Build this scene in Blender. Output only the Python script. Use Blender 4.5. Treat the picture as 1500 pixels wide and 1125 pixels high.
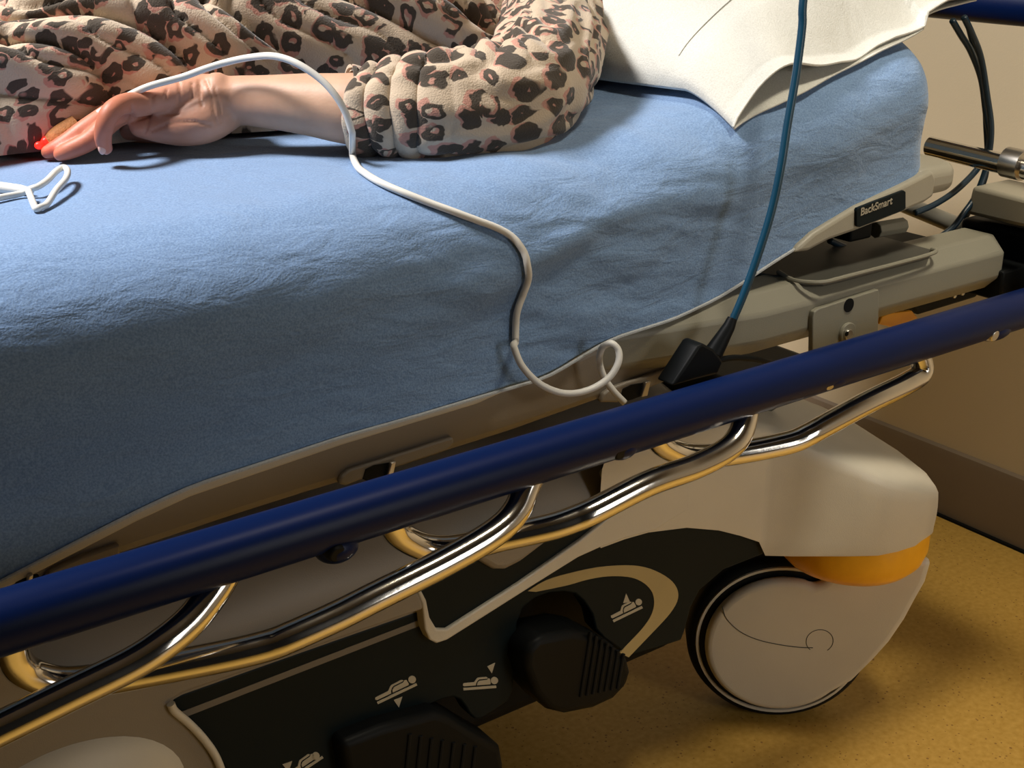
import bpy, bmesh, math, random
from mathutils import Vector, Matrix, noise
from mathutils.bvhtree import BVHTree
random.seed(4)
PI = math.pi
sc = bpy.context.scene
for o in list(bpy.data.objects): bpy.data.objects.remove(o)
C = bpy.data.collections.new('scene'); sc.collection.children.link(C)
# ------------------------------------------------------------------ camera, light, exposure
F = 1908.0
PITCH = math.atan(735/1908.0); YAW = math.radians(36.0)
CAM = Vector((0, 0, 1.0))
cam = bpy.data.objects.new('camera', bpy.data.cameras.new('camera')); C.objects.link(cam)
cam.location = CAM; cam.rotation_euler = (PI/2 - PITCH, 0, -YAW)
cam.data.sensor_width = 36; cam.data.lens = F/1500*36; cam.data.clip_start = .02
sc.camera = cam
sc.view_settings.view_transform = 'Standard'; sc.view_settings.look = 'None'
sc.view_settings.gamma = 1; sc.view_settings.use_curve_mapping = False
sc.view_settings.exposure = 0.0
w = bpy.data.worlds.new('world'); sc.world = w; w.use_nodes = True
w.node_tree.nodes['Background'].inputs[0].default_value = (1, .9, .78, 1)
w.node_tree.nodes['Background'].inputs[1].default_value = .006
def area(name, loc, target, sx, sy, power, col, spread=180):
    l = bpy.data.lights.new(name, 'AREA'); l.shape = 'RECTANGLE'; l.size = sx; l.size_y = sy
    l.energy = power; l.color = col; l.spread = math.radians(spread)
    o = bpy.data.objects.new(name, l); C.objects.link(o); o.location = loc
    o.rotation_euler = (Vector(target)-Vector(loc)).to_track_quat('-Z', 'Y').to_euler()
    return o
area('ceiling_lamp', (-.62, 1.60, 2.60), (.30, 1.25, 0), .62, .45, 52, (1, .96, .94), 120)
area('second_ceiling_lamp', (1.05, .28, 2.60), (1.28, .45, 0), .30, .30, 5.0, (1, .89, .70), 58)
area('front_fill_light', (2.0-.4, -1.9, 1.05), (1.2, .9, .12), .8, 1.5, 3.9, (1, .95, .88), 70)  # unseen source, added as soft fill for the caster and hood

# ------------------------------------------------------------------ pixel <-> place
FW = Vector((math.sin(YAW)*math.cos(PITCH), math.cos(YAW)*math.cos(PITCH), -math.sin(PITCH)))
RT = Vector((math.cos(YAW), -math.sin(YAW), 0)); UP = RT.cross(FW)
def ray(x, y): return FW*F + RT*(x-750) - UP*(y-562.5)
def P(x, y, Y=None, X=None, Z=None):
    d = ray(x, y)
    t = Y/d.y if Y is not None else X/d.x if X is not None else (Z-1.0)/d.z
    return CAM + d*t
def scale_at(p): return F/((p-CAM).dot(FW))          # pixels per metre there

# ------------------------------------------------------------------ materials
def mat(name, col, rough=.5, metal=0, spec=.5, bump=None, var=None, sheen=0, emit=None, coat=0):
    m = bpy.data.materials.new(name); m.use_nodes = True; nt = m.node_tree; N = nt.nodes; L = nt.links
    b = N['Principled BSDF']
    b.inputs['Base Color'].default_value = (*col, 1); b.inputs['Roughness'].default_value = rough
    b.inputs['Metallic'].default_value = metal; b.inputs['Specular IOR Level'].default_value = spec
    b.inputs['Sheen Weight'].default_value = sheen; b.inputs['Coat Weight'].default_value = coat
    tc = N.new('ShaderNodeTexCoord')
    if var:
        sc_, amt = var
        n = N.new('ShaderNodeTexNoise'); n.inputs['Scale'].default_value = sc_; n.inputs['Detail'].default_value = 5
        L.new(tc.outputs['Object'], n.inputs['Vector'])
        mx = N.new('ShaderNodeMixRGB'); mx.blend_type = 'MIX'
        mx.inputs[1].default_value = (*[c*(1-amt) for c in col], 1); mx.inputs[2].default_value = (*[min(1, c*(1+amt)) for c in col], 1)
        L.new(n.outputs[0], mx.inputs[0]); L.new(mx.outputs[0], b.inputs['Base Color'])
    if bump:
        sc_, st = bump
        n = N.new('ShaderNodeTexNoise'); n.inputs['Scale'].default_value = sc_; n.inputs['Detail'].default_value = 3
        L.new(tc.outputs['Object'], n.inputs['Vector'])
        bp = N.new('ShaderNodeBump'); bp.inputs['Strength'].default_value = st; bp.inputs['Distance'].default_value = .002
        L.new(n.outputs[0], bp.inputs['Height']); L.new(bp.outputs[0], b.inputs['Normal'])
    if emit:
        b.inputs['Emission Color'].default_value = (*emit[0], 1); b.inputs['Emission Strength'].default_value = emit[1]
    return m
M = {}
M['bumper'] = mat('dark_navy_rubber', (.003, .006, .016), .55, spec=.25)
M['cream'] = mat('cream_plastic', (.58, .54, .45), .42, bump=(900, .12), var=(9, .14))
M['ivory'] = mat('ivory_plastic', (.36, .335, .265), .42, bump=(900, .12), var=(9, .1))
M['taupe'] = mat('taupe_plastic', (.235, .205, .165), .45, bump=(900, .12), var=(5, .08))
M['grey'] = mat('grey_painted_metal', (.235, .225, .175), .45, bump=(1200, .15), var=(9, .06))
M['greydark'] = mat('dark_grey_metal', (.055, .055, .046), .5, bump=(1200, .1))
M['navy'] = mat('navy_rail_paint', (.0012, .0075, .045), .34, spec=.16, bump=(1500, .04))
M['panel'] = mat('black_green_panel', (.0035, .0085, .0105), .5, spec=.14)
M['black'] = mat('black_plastic', (.0045, .0055, .006), .5, spec=.13)
M['tyre'] = mat('tyre_rubber', (.005, .0065, .008), .6, spec=.18)
M['chrome'] = mat('chrome', (.78, .75, .70), .13, metal=1, bump=(200, .02))
M['steel'] = mat('steel', (.55, .52, .47), .3, metal=1)
M['yellow'] = mat('yellow_plastic', (.95, .43, .012), .35, var=(40, .18), bump=(600, .1))
M['icon'] = mat('cream_print', (.42, .38, .29), .6)
M['stripe'] = mat('grey_print', (.17, .15, .12), .6)
M['swoosh'] = mat('tan_print', (.40, .31, .14), .55, var=(15, .1))
M['white'] = mat('white_cable_rubber', (.72, .70, .64), .45)
M['teal'] = mat('blue_cable_rubber', (.003, .045, .09), .35)
M['darkblue'] = mat('dark_blue_cable_rubber', (.004, .022, .04), .4)
M['wall'] = mat('wall_paint', (.60, .50, .33), .8, bump=(350, .12), var=(3, .05))
M['base'] = mat('baseboard_vinyl', (.20, .15, .10), .55, var=(8, .1))
M['dark'] = mat('dark_wall', (.02, .025, .03), .8)
M['hair'] = mat('brown_hair', (.09, .045, .02), .55, bump=(150, .6))
M['ceil'] = mat('ceiling_paint', (.20, .19, .17), .9)
M['red'] = mat('red_sensor_light', (.8, .02, .01), .4, emit=((1, .02, .01), 1.6))
M['tape'] = mat('tan_sensor_tape', (.50, .21, .06), .7, bump=(500, .5), var=(300, .45))
M['hose'] = mat('pale_grey_tube', (.36, .35, .31), .35)

def skin_mat():
    m = mat('skin', (.63, .34, .22), .5, spec=.4); nt = m.node_tree; N = nt.nodes; L = nt.links; b = N['Principled BSDF']
    b.inputs['Subsurface Weight'].default_value = .12; b.inputs['Subsurface Radius'].default_value = (.010, .003, .0015)
    b.inputs['Subsurface Scale'].default_value = .6
    g = N.new('ShaderNodeNewGeometry'); s = N.new('ShaderNodeSeparateXYZ'); L.new(g.outputs['Position'], s.inputs[0])
    r = N.new('ShaderNodeValToRGB'); mr = N.new('ShaderNodeMapRange')
    mr.inputs['From Min'].default_value = .33; mr.inputs['From Max'].default_value = .56
    L.new(s.outputs[0], mr.inputs[0]); L.new(mr.outputs[0], r.inputs[0])
    e = r.color_ramp.elements; e[0].color = (.60, .20, .115, 1); e[1].color = (.68, .42, .28, 1)
    e[0].position = .15; e[1].position = .8
    n = N.new('ShaderNodeTexNoise'); n.inputs['Scale'].default_value = 45; n.inputs['Detail'].default_value = 4
    mx = N.new('ShaderNodeMixRGB'); mx.blend_type = 'MULTIPLY'; mx.inputs[0].default_value = .35
    L.new(g.outputs['Position'], n.inputs['Vector'])
    L.new(r.outputs[0], mx.inputs[1]); L.new(n.outputs[0], mx.inputs[2]); L.new(mx.outputs[0], b.inputs['Base Color'])
    w = N.new('ShaderNodeTexVoronoi'); w.inputs['Scale'].default_value = 420
    bp = N.new('ShaderNodeBump'); bp.inputs['Strength'].default_value = .06; bp.inputs['Distance'].default_value = .001
    L.new(g.outputs['Position'], w.inputs['Vector']); L.new(w.outputs[0], bp.inputs['Height']); L.new(bp.outputs[0], b.inputs['Normal'])
    return m
M['skin'] = skin_mat()
M['nail'] = mat('fingernail', (.72, .42, .34), .25)

def cloth_mat(name, col, col2, weave, rough=.9, sheen=.3, crease=None):
    m = mat(name, col, rough, spec=.15, sheen=sheen); nt = m.node_tree; N = nt.nodes; L = nt.links; b = N['Principled BSDF']
    tc = N.new('ShaderNodeTexCoord')
    n = N.new('ShaderNodeTexNoise'); n.inputs['Scale'].default_value = weave; n.inputs['Detail'].default_value = 4
    L.new(tc.outputs['Object'], n.inputs['Vector'])
    mx = N.new('ShaderNodeMixRGB'); mx.inputs[1].default_value = (*col, 1); mx.inputs[2].default_value = (*col2, 1)
    rr = N.new('ShaderNodeMapRange'); rr.inputs['From Min'].default_value = .35; rr.inputs['From Max'].default_value = .65
    L.new(n.outputs[0], rr.inputs[0]); L.new(rr.outputs[0], mx.inputs[0]); L.new(mx.outputs[0], b.inputs['Base Color'])
    bp = N.new('ShaderNodeBump'); bp.inputs['Strength'].default_value = .35; bp.inputs['Distance'].default_value = .0012
    L.new(n.outputs[0], bp.inputs['Height'])
    if crease:
        mp = N.new('ShaderNodeMapping'); mp.inputs['Scale'].default_value = crease; mp.inputs['Rotation'].default_value = (0, .25, 0)
        L.new(tc.outputs['Object'], mp.inputs[0])
        n2 = N.new('ShaderNodeTexNoise'); n2.inputs['Scale'].default_value = 1; n2.inputs['Detail'].default_value = 4; n2.inputs['Distortion'].default_value = .7
        L.new(mp.outputs[0], n2.inputs['Vector'])
        b2 = N.new('ShaderNodeBump'); b2.inputs['Strength'].default_value = .5; b2.inputs['Distance'].default_value = .0055
        L.new(n2.outputs[0], b2.inputs['Height']); L.new(bp.outputs[0], b2.inputs['Normal']); L.new(b2.outputs[0], b.inputs['Normal'])
    else: L.new(bp.outputs[0], b.inputs['Normal'])
    return m
M['sheet'] = cloth_mat('blue_sheet_cotton', (.14, .235, .41), (.21, .33, .53), 620, crease=(20, 28, 58))
M['pillow'] = cloth_mat('white_pillowcase_cotton', (.60, .60, .55), (.69, .69, .64), 700, crease=(14, 14, 14))

def leopard():
    m = mat('leopard_fleece', (.5, .4, .3), .95, spec=.1, sheen=.25); nt = m.node_tree; N = nt.nodes; L = nt.links; b = N['Principled BSDF']
    tc = N.new('ShaderNodeTexCoord')
    def val(op, a, c=None, clamp=False):
        x = N.new('ShaderNodeMath'); x.operation = op; x.use_clamp = clamp
        for i, v in enumerate((a, c)):
            if v is None: continue
            if isinstance(v, (int, float)): x.inputs[i].default_value = v
            else: L.new(v, x.inputs[i])
        return x.outputs[0]
    def step(v, a, bb):
        x = N.new('ShaderNodeMapRange'); x.inputs['From Min'].default_value = a; x.inputs['From Max'].default_value = bb
        L.new(v, x.inputs[0]); return x.outputs[0]
    nz = N.new('ShaderNodeTexNoise'); nz.inputs['Scale'].default_value = 62; nz.inputs['Detail'].default_value = 2
    L.new(tc.outputs['UV'], nz.inputs['Vector'])
    def mask(off):
        mp = N.new('ShaderNodeMapping'); mp.inputs['Location'].default_value = off; L.new(tc.outputs['UV'], mp.inputs[0])
        a = N.new('ShaderNodeVectorMath'); a.operation = 'MULTIPLY_ADD'
        a.inputs[1].default_value = (.018,)*3
        L.new(nz.outputs['Color'], a.inputs[0]); L.new(mp.outputs[0], a.inputs[2])
        v = N.new('ShaderNodeTexVoronoi'); v.voronoi_dimensions = '2D'; v.inputs['Scale'].default_value = 41; v.inputs['Randomness'].default_value = .8
        L.new(a.outputs[0], v.inputs['Vector'])
        sp = N.new('ShaderNodeSeparateColor'); L.new(v.outputs['Color'], sp.inputs[0])
        outer = val('MULTIPLY_ADD', sp.outputs[0], .22); outer.node.inputs[2].default_value = .29
        inner = val('MULTIPLY_ADD', sp.outputs[1], .30); inner.node.inputs[2].default_value = -.10
        d = v.outputs['Distance']
        o_ = step(val('SUBTRACT', outer, d), -.015, .02)
        i_ = step(val('SUBTRACT', d, inner), -.015, .02)
        br = N.new('ShaderNodeTexNoise'); br.inputs['Scale'].default_value = 40; br.inputs['Detail'].default_value = 0
        L.new(mp.outputs[0], br.inputs['Vector'])
        return val('MULTIPLY', val('MULTIPLY', o_, i_), step(br.outputs[0], .34, .38))
    dark = mask((0, 0, 0)); pink = mask((.0035, .0022, 0))
    c1 = N.new('ShaderNodeMixRGB'); c1.inputs[1].default_value = (.55, .44, .32, 1); c1.inputs[2].default_value = (.50, .22, .17, 1)
    L.new(val('MULTIPLY', pink, .8), c1.inputs[0])
    c2 = N.new('ShaderNodeMixRGB'); c2.inputs[2].default_value = (.075, .060, .045, 1)
    L.new(c1.outputs[0], c2.inputs[1]); L.new(dark, c2.inputs[0]); L.new(c2.outputs[0], b.inputs['Base Color'])
    n = N.new('ShaderNodeTexNoise'); n.inputs['Scale'].default_value = 650; n.inputs['Detail'].default_value = 3
    L.new(tc.outputs['Object'], n.inputs['Vector'])
    bp = N.new('ShaderNodeBump'); bp.inputs['Strength'].default_value = .5; bp.inputs['Distance'].default_value = .0015
    L.new(n.outputs[0], bp.inputs['Height']); L.new(bp.outputs[0], b.inputs['Normal'])
    return m
M['leopard'] = leopard()

def floor_mat():
    m = mat('speckled_ochre_linoleum', (.5, .3, .08), .5, spec=.3); nt = m.node_tree; N = nt.nodes; L = nt.links; b = N['Principled BSDF']
    tc = N.new('ShaderNodeTexCoord')
    n = N.new('ShaderNodeTexNoise'); n.inputs['Scale'].default_value = 130; n.inputs['Detail'].default_value = 4; L.new(tc.outputs['Object'], n.inputs['Vector'])
    r = N.new('ShaderNodeValToRGB'); L.new(n.outputs[0], r.inputs[0])
    e = r.color_ramp.elements; e[0].position = .25; e[0].color = (.36, .205, .034, 1); e[1].position = .75; e[1].color = (.48, .295, .070, 1)
    v = N.new('ShaderNodeTexVoronoi'); v.inputs['Scale'].default_value = 120; L.new(tc.outputs['Object'], v.inputs['Vector'])
    n2 = N.new('ShaderNodeTexNoise'); n2.inputs['Scale'].default_value = 40; L.new(tc.outputs['Object'], n2.inputs['Vector'])
    ad = N.new('ShaderNodeMath'); ad.operation = 'MULTIPLY_ADD'; ad.inputs[1].default_value = -.5; ad.inputs[2].default_value = .38
    L.new(n2.outputs[0], ad.inputs[0])
    lt = N.new('ShaderNodeMath'); lt.operation = 'LESS_THAN'; L.new(v.outputs['Distance'], lt.inputs[0]); L.new(ad.outputs[0], lt.inputs[1])
    mx = N.new('ShaderNodeMixRGB'); L.new(lt.outputs[0], mx.inputs[0]); L.new(r.outputs[0], mx.inputs[1]); mx.inputs[2].default_value = (.22, .11, .025, 1)
    L.new(mx.outputs[0], b.inputs['Base Color'])
    return m
M['floor'] = floor_mat()

# ------------------------------------------------------------------ builders
def link(name, me, m=None, parent=None, smooth=True, label=None):
    if m: me.materials.append(m)
    if smooth:
        me.polygons.foreach_set('use_smooth', [True]*len(me.polygons))
    o = bpy.data.objects.new(name, me); C.objects.link(o)
    if parent: o.parent = parent; o.matrix_parent_inverse = parent.matrix_basis.inverted()
    if label: o['label'] = label
    return o
def fin(name, bm, m, parent=None, smooth=True, label=None, bevel=0, seg=3, sub=0, solid=0, autos=True):
    bmesh.ops.recalc_face_normals(bm, faces=bm.faces[:])
    me = bpy.data.meshes.new(name); bm.to_mesh(me); bm.free()
    if smooth and autos:
        try: me.set_sharp_from_angle(angle=math.radians(38))
        except Exception: pass
    o = link(name, me, m, parent, smooth, label)
    if solid: md = o.modifiers.new('thickness', 'SOLIDIFY'); md.thickness = solid
    if bevel:
        md = o.modifiers.new('bevel', 'BEVEL'); md.width = bevel; md.segments = seg; md.limit_method = 'ANGLE'; md.angle_limit = math.radians(35)
    if sub: md = o.modifiers.new('sub', 'SUBSURF'); md.levels = sub; md.render_levels = sub
    return o
def thing(name, loc, label, cat, group=None):
    o = bpy.data.objects.new(name, None); C.objects.link(o); o.location = loc; o['label'] = label; o['category'] = cat
    o.empty_display_size = .05
    if group: o['group'] = group
    bpy.context.view_layer.update()
    return o
def box(bm, a, b):
    r = bmesh.ops.create_cube(bm, size=1)
    a, b = Vector(a), Vector(b); c = (a+b)/2; s = b-a
    for v in r['verts']: v.co = Vector((v.co.x*s.x, v.co.y*s.y, v.co.z*s.z)) + c
    return bm
def boxo(name, a, b, m, parent=None, bevel=.003, **k): return fin(name, box(bmesh.new(), a, b), m, parent, bevel=bevel, **k)
def cyl(bm, p, q, r, r2=None, n=24):
    p, q = Vector(p), Vector(q); d = q-p
    rr = bmesh.ops.create_cone(bm, cap_ends=True, segments=n, radius1=r, radius2=r if r2 is None else r2, depth=d.length)
    mt = Matrix.Translation((p+q)/2) @ d.to_track_quat('Z', 'Y').to_matrix().to_4x4()
    bmesh.ops.transform(bm, matrix=mt, verts=rr['verts']); return bm
def plate_pts(name, pts, thick, m, parent=None, bevel=.003, n=Vector((0, 1, 0)), **k):
    bm = bmesh.new(); vs = [bm.verts.new(p) for p in pts]; f = bm.faces.new(vs)
    e = bmesh.ops.extrude_face_region(bm, geom=[f]); v2 = [x for x in e['geom'] if isinstance(x, bmesh.types.BMVert)]
    bmesh.ops.translate(bm, vec=n*thick, verts=v2)
    return fin(name, bm, m, parent, bevel=bevel, **k)
def plate(name, px, Y, thick, m, parent=None, bevel=.003, **k):
    return plate_pts(name, [P(x, y, Y=Y) for x, y in px], thick, m, parent, bevel, **k)
def catmull(pts, n=8):
    out = []; L_ = len(pts)
    for i in range(L_-1):
        p0, p1, p2, p3 = pts[max(i-1, 0)], pts[i], pts[i+1], pts[min(i+2, L_-1)]
        for k in range(n):
            t = k/n
            out.append(tuple(.5*((2*b)+(-a+c)*t+(2*a-5*b+4*c-d)*t*t+(-a+3*b-3*c+d)*t*t*t) for a, b, c, d in zip(p0, p1, p2, p3)))
    out.append(tuple(pts[-1])); return out
def tube(bm, pts, rad, seg=14, caps=True, disp=None, squash=1.0, uv=None):
    """pts list of Vector; rad number or list; disp(i/n, angle)->extra radius"""
    pts = [Vector(p) for p in pts]; n = len(pts)
    if not isinstance(rad, (list, tuple)): rad = [rad]*n
    T = [(pts[min(i+1, n-1)]-pts[max(i-1, 0)]).normalized() for i in range(n)]
    u = Vector((0, 0, 1)); u = (u - T[0]*u.dot(T[0]))
    if u.length < .1: u = Vector((1, 0, 0)) - T[0]*T[0].x
    u.normalize(); rings = []; s = 0; uvs = []
    for i in range(n):
        u = (u - T[i]*u.dot(T[i])).normalized(); v = T[i].cross(u)
        if i: s += (pts[i]-pts[i-1]).length
        ring = []
        for k in range(seg):
            a = 2*PI*k/seg; r = rad[i] + (disp(s, a) if disp else 0)
            ring.append(bm.verts.new(pts[i] + u*math.cos(a)*r + v*math.sin(a)*r*squash))
        rings.append(ring); uvs.append(s)
    lay = bm.loops.layers.uv.verify() if uv else None
    for i in range(n-1):
        for k in range(seg):
            k2 = (k+1) % seg
            f = bm.faces.new((rings[i][k], rings[i][k2], rings[i+1][k2], rings[i+1][k]))
            if lay:
                for lp, (si, ki) in zip(f.loops, ((i, k), (i, k+1), (i+1, k+1), (i+1, k))):
                    lp[lay].uv = (uvs[si]*1.3+3, ki/seg*uv*1.3)
    if caps: bm.faces.new(rings[0][::-1]); bm.faces.new(rings[-1])
    return rings
def pxpath(l, n=8):
    return [P(x, y, Y=Y) for x, y, Y in catmull(l, n)]
def tubeo(name, pts, r, m, parent=None, seg=14, **k):
    bm = bmesh.new(); tube(bm, pts, r, seg); return fin(name, bm, m, parent, **k)

# ================================================================== SETTING
def struct(name, a, b, m): o = boxo(name, a, b, m, None, bevel=0); o['kind'] = 'structure'; return o
struct('floor', (-2.5, -2, -.05), (1.756, 3.2, 0), M['floor'])
struct('wall_right', (1.756, -2, 0), (1.85, 3.2, 2.7), M['wall'])
struct('wall_back', (-2.5, 3.2, 0), (1.85, 3.3, 2.7), M['dark'])
struct('wall_left', (-2.6, -2, 0), (-2.5, 3.2, 2.7), M['base'])
struct('ceiling', (-2.5, -2, 2.7), (1.85, 3.2, 2.8), M['ceil'])
bb = bmesh.new()
pr = [(1.7485, .004), (1.7485, .108), (1.7505, .118), (1.7558, .122), (1.7558, .004)]
for y in (-2, 3.2): pass
vs = [[bb.verts.new((x, y, z)) for x, z in pr] for y in (-1.99, 3.19)]
for i in range(5): bb.faces.new((vs[0][i], vs[0][(i+1) % 5], vs[1][(i+1) % 5], vs[1][i]))
bb.faces.new(vs[0]); bb.faces.new(vs[1])
o = fin('baseboard_right', bb, M['base']); o['kind'] = 'structure'
o = boxo('trim_1', (1.742, -1.99, .0002), (1.756, 3.19, .004), M['black'], bevel=0); o['kind'] = 'structure'

# ================================================================== STRETCHER
ST = thing('hospital_stretcher', (.7, 1.15, 0), 'wheeled hospital stretcher with navy side rail, chrome supports and cream base', 'hospital bed')

# ---- mattress in its blue sheet
HEM = [(-150, 930), (0, 852), (100, 800), (200, 749), (280, 712), (400, 673), (500, 640), (600, 612), (700, 582), (800, 553), (893, 497), (987, 467), (1050, 437), (1090, 412), (1130, 385), (1164, 364), (1192, 348), (1255, 308), (1323, 280), (1355, 263)]
SY = .828
hemw = [(P(x, y, Y=SY).x, P(x, y, Y=SY).z) for x, y in HEM]
def interp(tab, x):
    if x <= tab[0][0]: return tab[0][1]
    for (a, b), (c, d) in zip(tab, tab[1:]):
        if x <= c: return b+(d-b)*(x-a)/(c-a)
    return tab[-1][1]
def smooth_interp(tab, x, w=.02): return sum(interp(tab, x+w*k) for k in (-1, -.5, 0, .5, 1))/5
TOP = [(-1, .765), (.1, .768), (.6, .776), (.74, .782), (.90, .818), (1.20, .872)]
XE = 1.155
def topz(x): return smooth_interp(TOP, x, .05)
bm = bmesh.new(); NX = 420; rows = []
def fbm(p): return noise.fractal(p, 1.0, 2.0, 3)
for i in range(NX+1):
    x = -.75 + (XE+.75)*i/NX
    # rounding of the head end, seen from above
    e = max(0, (x-(XE-.05))/.05); inset = .05*(1-math.sqrt(max(0, 1-e*e)))
    zt = topz(x) - .03*(1-math.sqrt(max(0, 1-(max(0, (x-(XE-.035))/.035))**2)))
    zb = smooth_interp(hemw, x, .012); y0 = SY+inset; y1 = 1.50-inset
    prof = []
    zs = max(zb+.02, zt-.072)
    for k in range(46): prof.append((y0 + .003*math.sin(PI*k/46), zb+(zs-zb)*k/46))
    for k in range(40):
        a = PI/2*k/40; prof.append((y0+.085*(1-math.cos(a))**1.0, zs+(zt-zs)*math.sin(a)))
    for k in range(70): prof.append((y0+.085+(y1-y0-.17)*k/70, zt))
    for k in range(12):
        a = PI/2*k/12; prof.append((y1-.085+.085*math.sin(a), zs+(zt-zs)*math.cos(a)))
    for k in range(8): prof.append((y1, zs+(zb-zs)*k/7))
    row = []
    for j, (y, z) in enumerate(prof):
        p = Vector((x, y, z))
        # creases of the stretched sheet: strongest round the bend of the backrest
        g = math.exp(-((x-.70)/.20)**2)
        side = 1 if j < 100 else .4
        q = Vector((x*7-z*9, y*10, z*26+x*9))
        low = 1 if j > 40 else .25+.75*(j/40)**2
        low = max(low, .9*g)
        d = .0032*fbm(q+Vector((3, 1, 7)))*side*(.35+1.0*g)*low
        q2 = Vector((x*4+z*6, y*3, z*12-x*5)); d += .0022*fbm(q2)*(.5+g*.6)
        d += .006*g*math.exp(-((z-.70)/.05)**2)*math.sin(60*z-24*x+4*noise.noise(q2))*.5
        # soft vertical pull near the backrest corner
        d += .005*math.exp(-((x-1.0)/.05)**2)*math.exp(-((z-.76)/.05)**2)
        if j < 46: nrm = Vector((0, -1, 0))
        elif j < 86: a = PI/2*(j-46)/40; nrm = Vector((0, -math.cos(a), math.sin(a)))
        elif j < 156: nrm = Vector((0, 0, 1))
        else: nrm = Vector((0, 1, 0))
        row.append(bm.verts.new(p+nrm*d))
    rows.append(row)
for i in range(NX):
    for j in range(len(rows[0])-1): bm.faces.new((rows[i][j], rows[i+1][j], rows[i+1][j+1], rows[i][j+1]))
    bm.faces.new((rows[i][0], rows[i][-1], rows[i+1][-1], rows[i+1][0]))
bm.faces.new(rows[0]); bm.faces.new(rows[-1][::-1])
bmesh.ops.recalc_face_normals(bm, faces=bm.faces[:])
bm.normal_update(); bvh = BVHTree.FromBMesh(bm)
MT = thing('mattress', (.2, 1.16, .62), 'thick mattress in a fitted blue sheet, head end raised', 'mattress')
fin('fitted_sheet', bm, M['sheet'], MT, autos=False)
# turned hem along the lower edge, painted pale as if lit
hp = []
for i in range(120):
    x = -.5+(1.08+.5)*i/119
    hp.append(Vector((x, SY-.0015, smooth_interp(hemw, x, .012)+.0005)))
tubeo('sheet_hem', hp, .0016, cloth_mat('painted_lit_hem', (.42, .45, .47), (.5, .53, .55), 600), MT, seg=6, label='stitched hem of the blue sheet, its lit edge painted pale')
def on(x, y, off=.003):
    d = ray(x, y).normalized(); h = bvh.ray_cast(CAM, d)
    return h[0]+h[1]*off if h[0] is not None else None
def ztop_at(x, y):
    h = bvh.ray_cast(Vector((x, y, 2)), Vector((0, 0, -1))); return h[0].z if h[0] is not None else .77

# ---- litter frame under the mattress
SK = [(-160, 880), (0, 818), (175, 735), (350, 665), (500, 625), (650, 585), (750, 560), (867, 510), (960, 470), (1060, 425), (1080, 470), (1065, 512), (960, 560), (867, 592), (750, 634), (650, 666), (550, 695), (450, 725), (350, 757), (175, 816), (0, 884), (-160, 945)]
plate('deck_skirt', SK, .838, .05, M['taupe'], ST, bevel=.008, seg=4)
plate('deck_edge', [(-160, 915), (0, 846), (200, 745), (280, 708), (500, 636), (700, 578), (893, 492), (893, 505), (700, 592), (500, 653), (280, 728), (200, 765), (0, 868), (-160, 935)], .8325, .006, M['cream'], ST, bevel=.002)
# octagonal frame beam
def beam(name, x0, x1, yc, zc, hy, hz, ch, m, parent, tip=.012):
    bm = bmesh.new(); ringdefs = [(x0, 1, .055), (x0+.30, 1, 0), (x1-tip, 1, 0), (x1, .62, 0)]
    rs = []
    for x, s, sh in ringdefs:
        pts = [(-hy, hz-ch), (-hy+ch, hz), (hy-ch, hz), (hy, hz-ch), (hy, -hz+ch), (hy-ch, -hz), (-hy+ch, -hz), (-hy, -hz+ch)]
        rs.append([bm.verts.new((x, yc+sh+a*s, zc+b*s)) for a, b in pts])
    for r0, r1 in zip(rs, rs[1:]):
        for k in range(8): bm.faces.new((r0[k], r0[(k+1) % 8], r1[(k+1) % 8], r1[k]))
    bm.faces.new(rs[0]); bm.faces.new(rs[-1])
    return fin(name, bm, m, parent, bevel=.003)
beam('frame_beam', .58, 1.268, .842, .606, .036, .031, .017, M['grey'], ST)
beam('frame_beam', .10, 1.268, 1.44, .606, .036, .031, .017, M['grey'], ST)
for x in (.2, .6, .98, 1.2): boxo('cross_member', (x-.02, .878, .57), (x+.02, 1.404, .60), M['greydark'], ST)
boxo('deck_board', (-.7, .90, .585), (.86, 1.46, .60), M['greydark'], ST)
# hinged tray plate, shade under the board painted dark, with its rounded front lip
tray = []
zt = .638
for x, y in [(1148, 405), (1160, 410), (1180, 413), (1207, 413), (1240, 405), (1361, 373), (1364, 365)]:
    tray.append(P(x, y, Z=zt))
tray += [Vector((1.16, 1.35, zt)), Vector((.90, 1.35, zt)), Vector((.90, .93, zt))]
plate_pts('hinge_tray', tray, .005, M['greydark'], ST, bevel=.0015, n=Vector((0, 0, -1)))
lip = [P(x, y, Z=zt+.002) for x, y in [(p[0], p[1]) for p in catmull([(1140, 398), (1160, 409), (1180, 413), (1207, 413), (1240, 405), (1361, 373), (1365, 365)], 6)]]
tubeo('tray_lip', lip, .0022, M['grey'], ST, seg=8)
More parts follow.
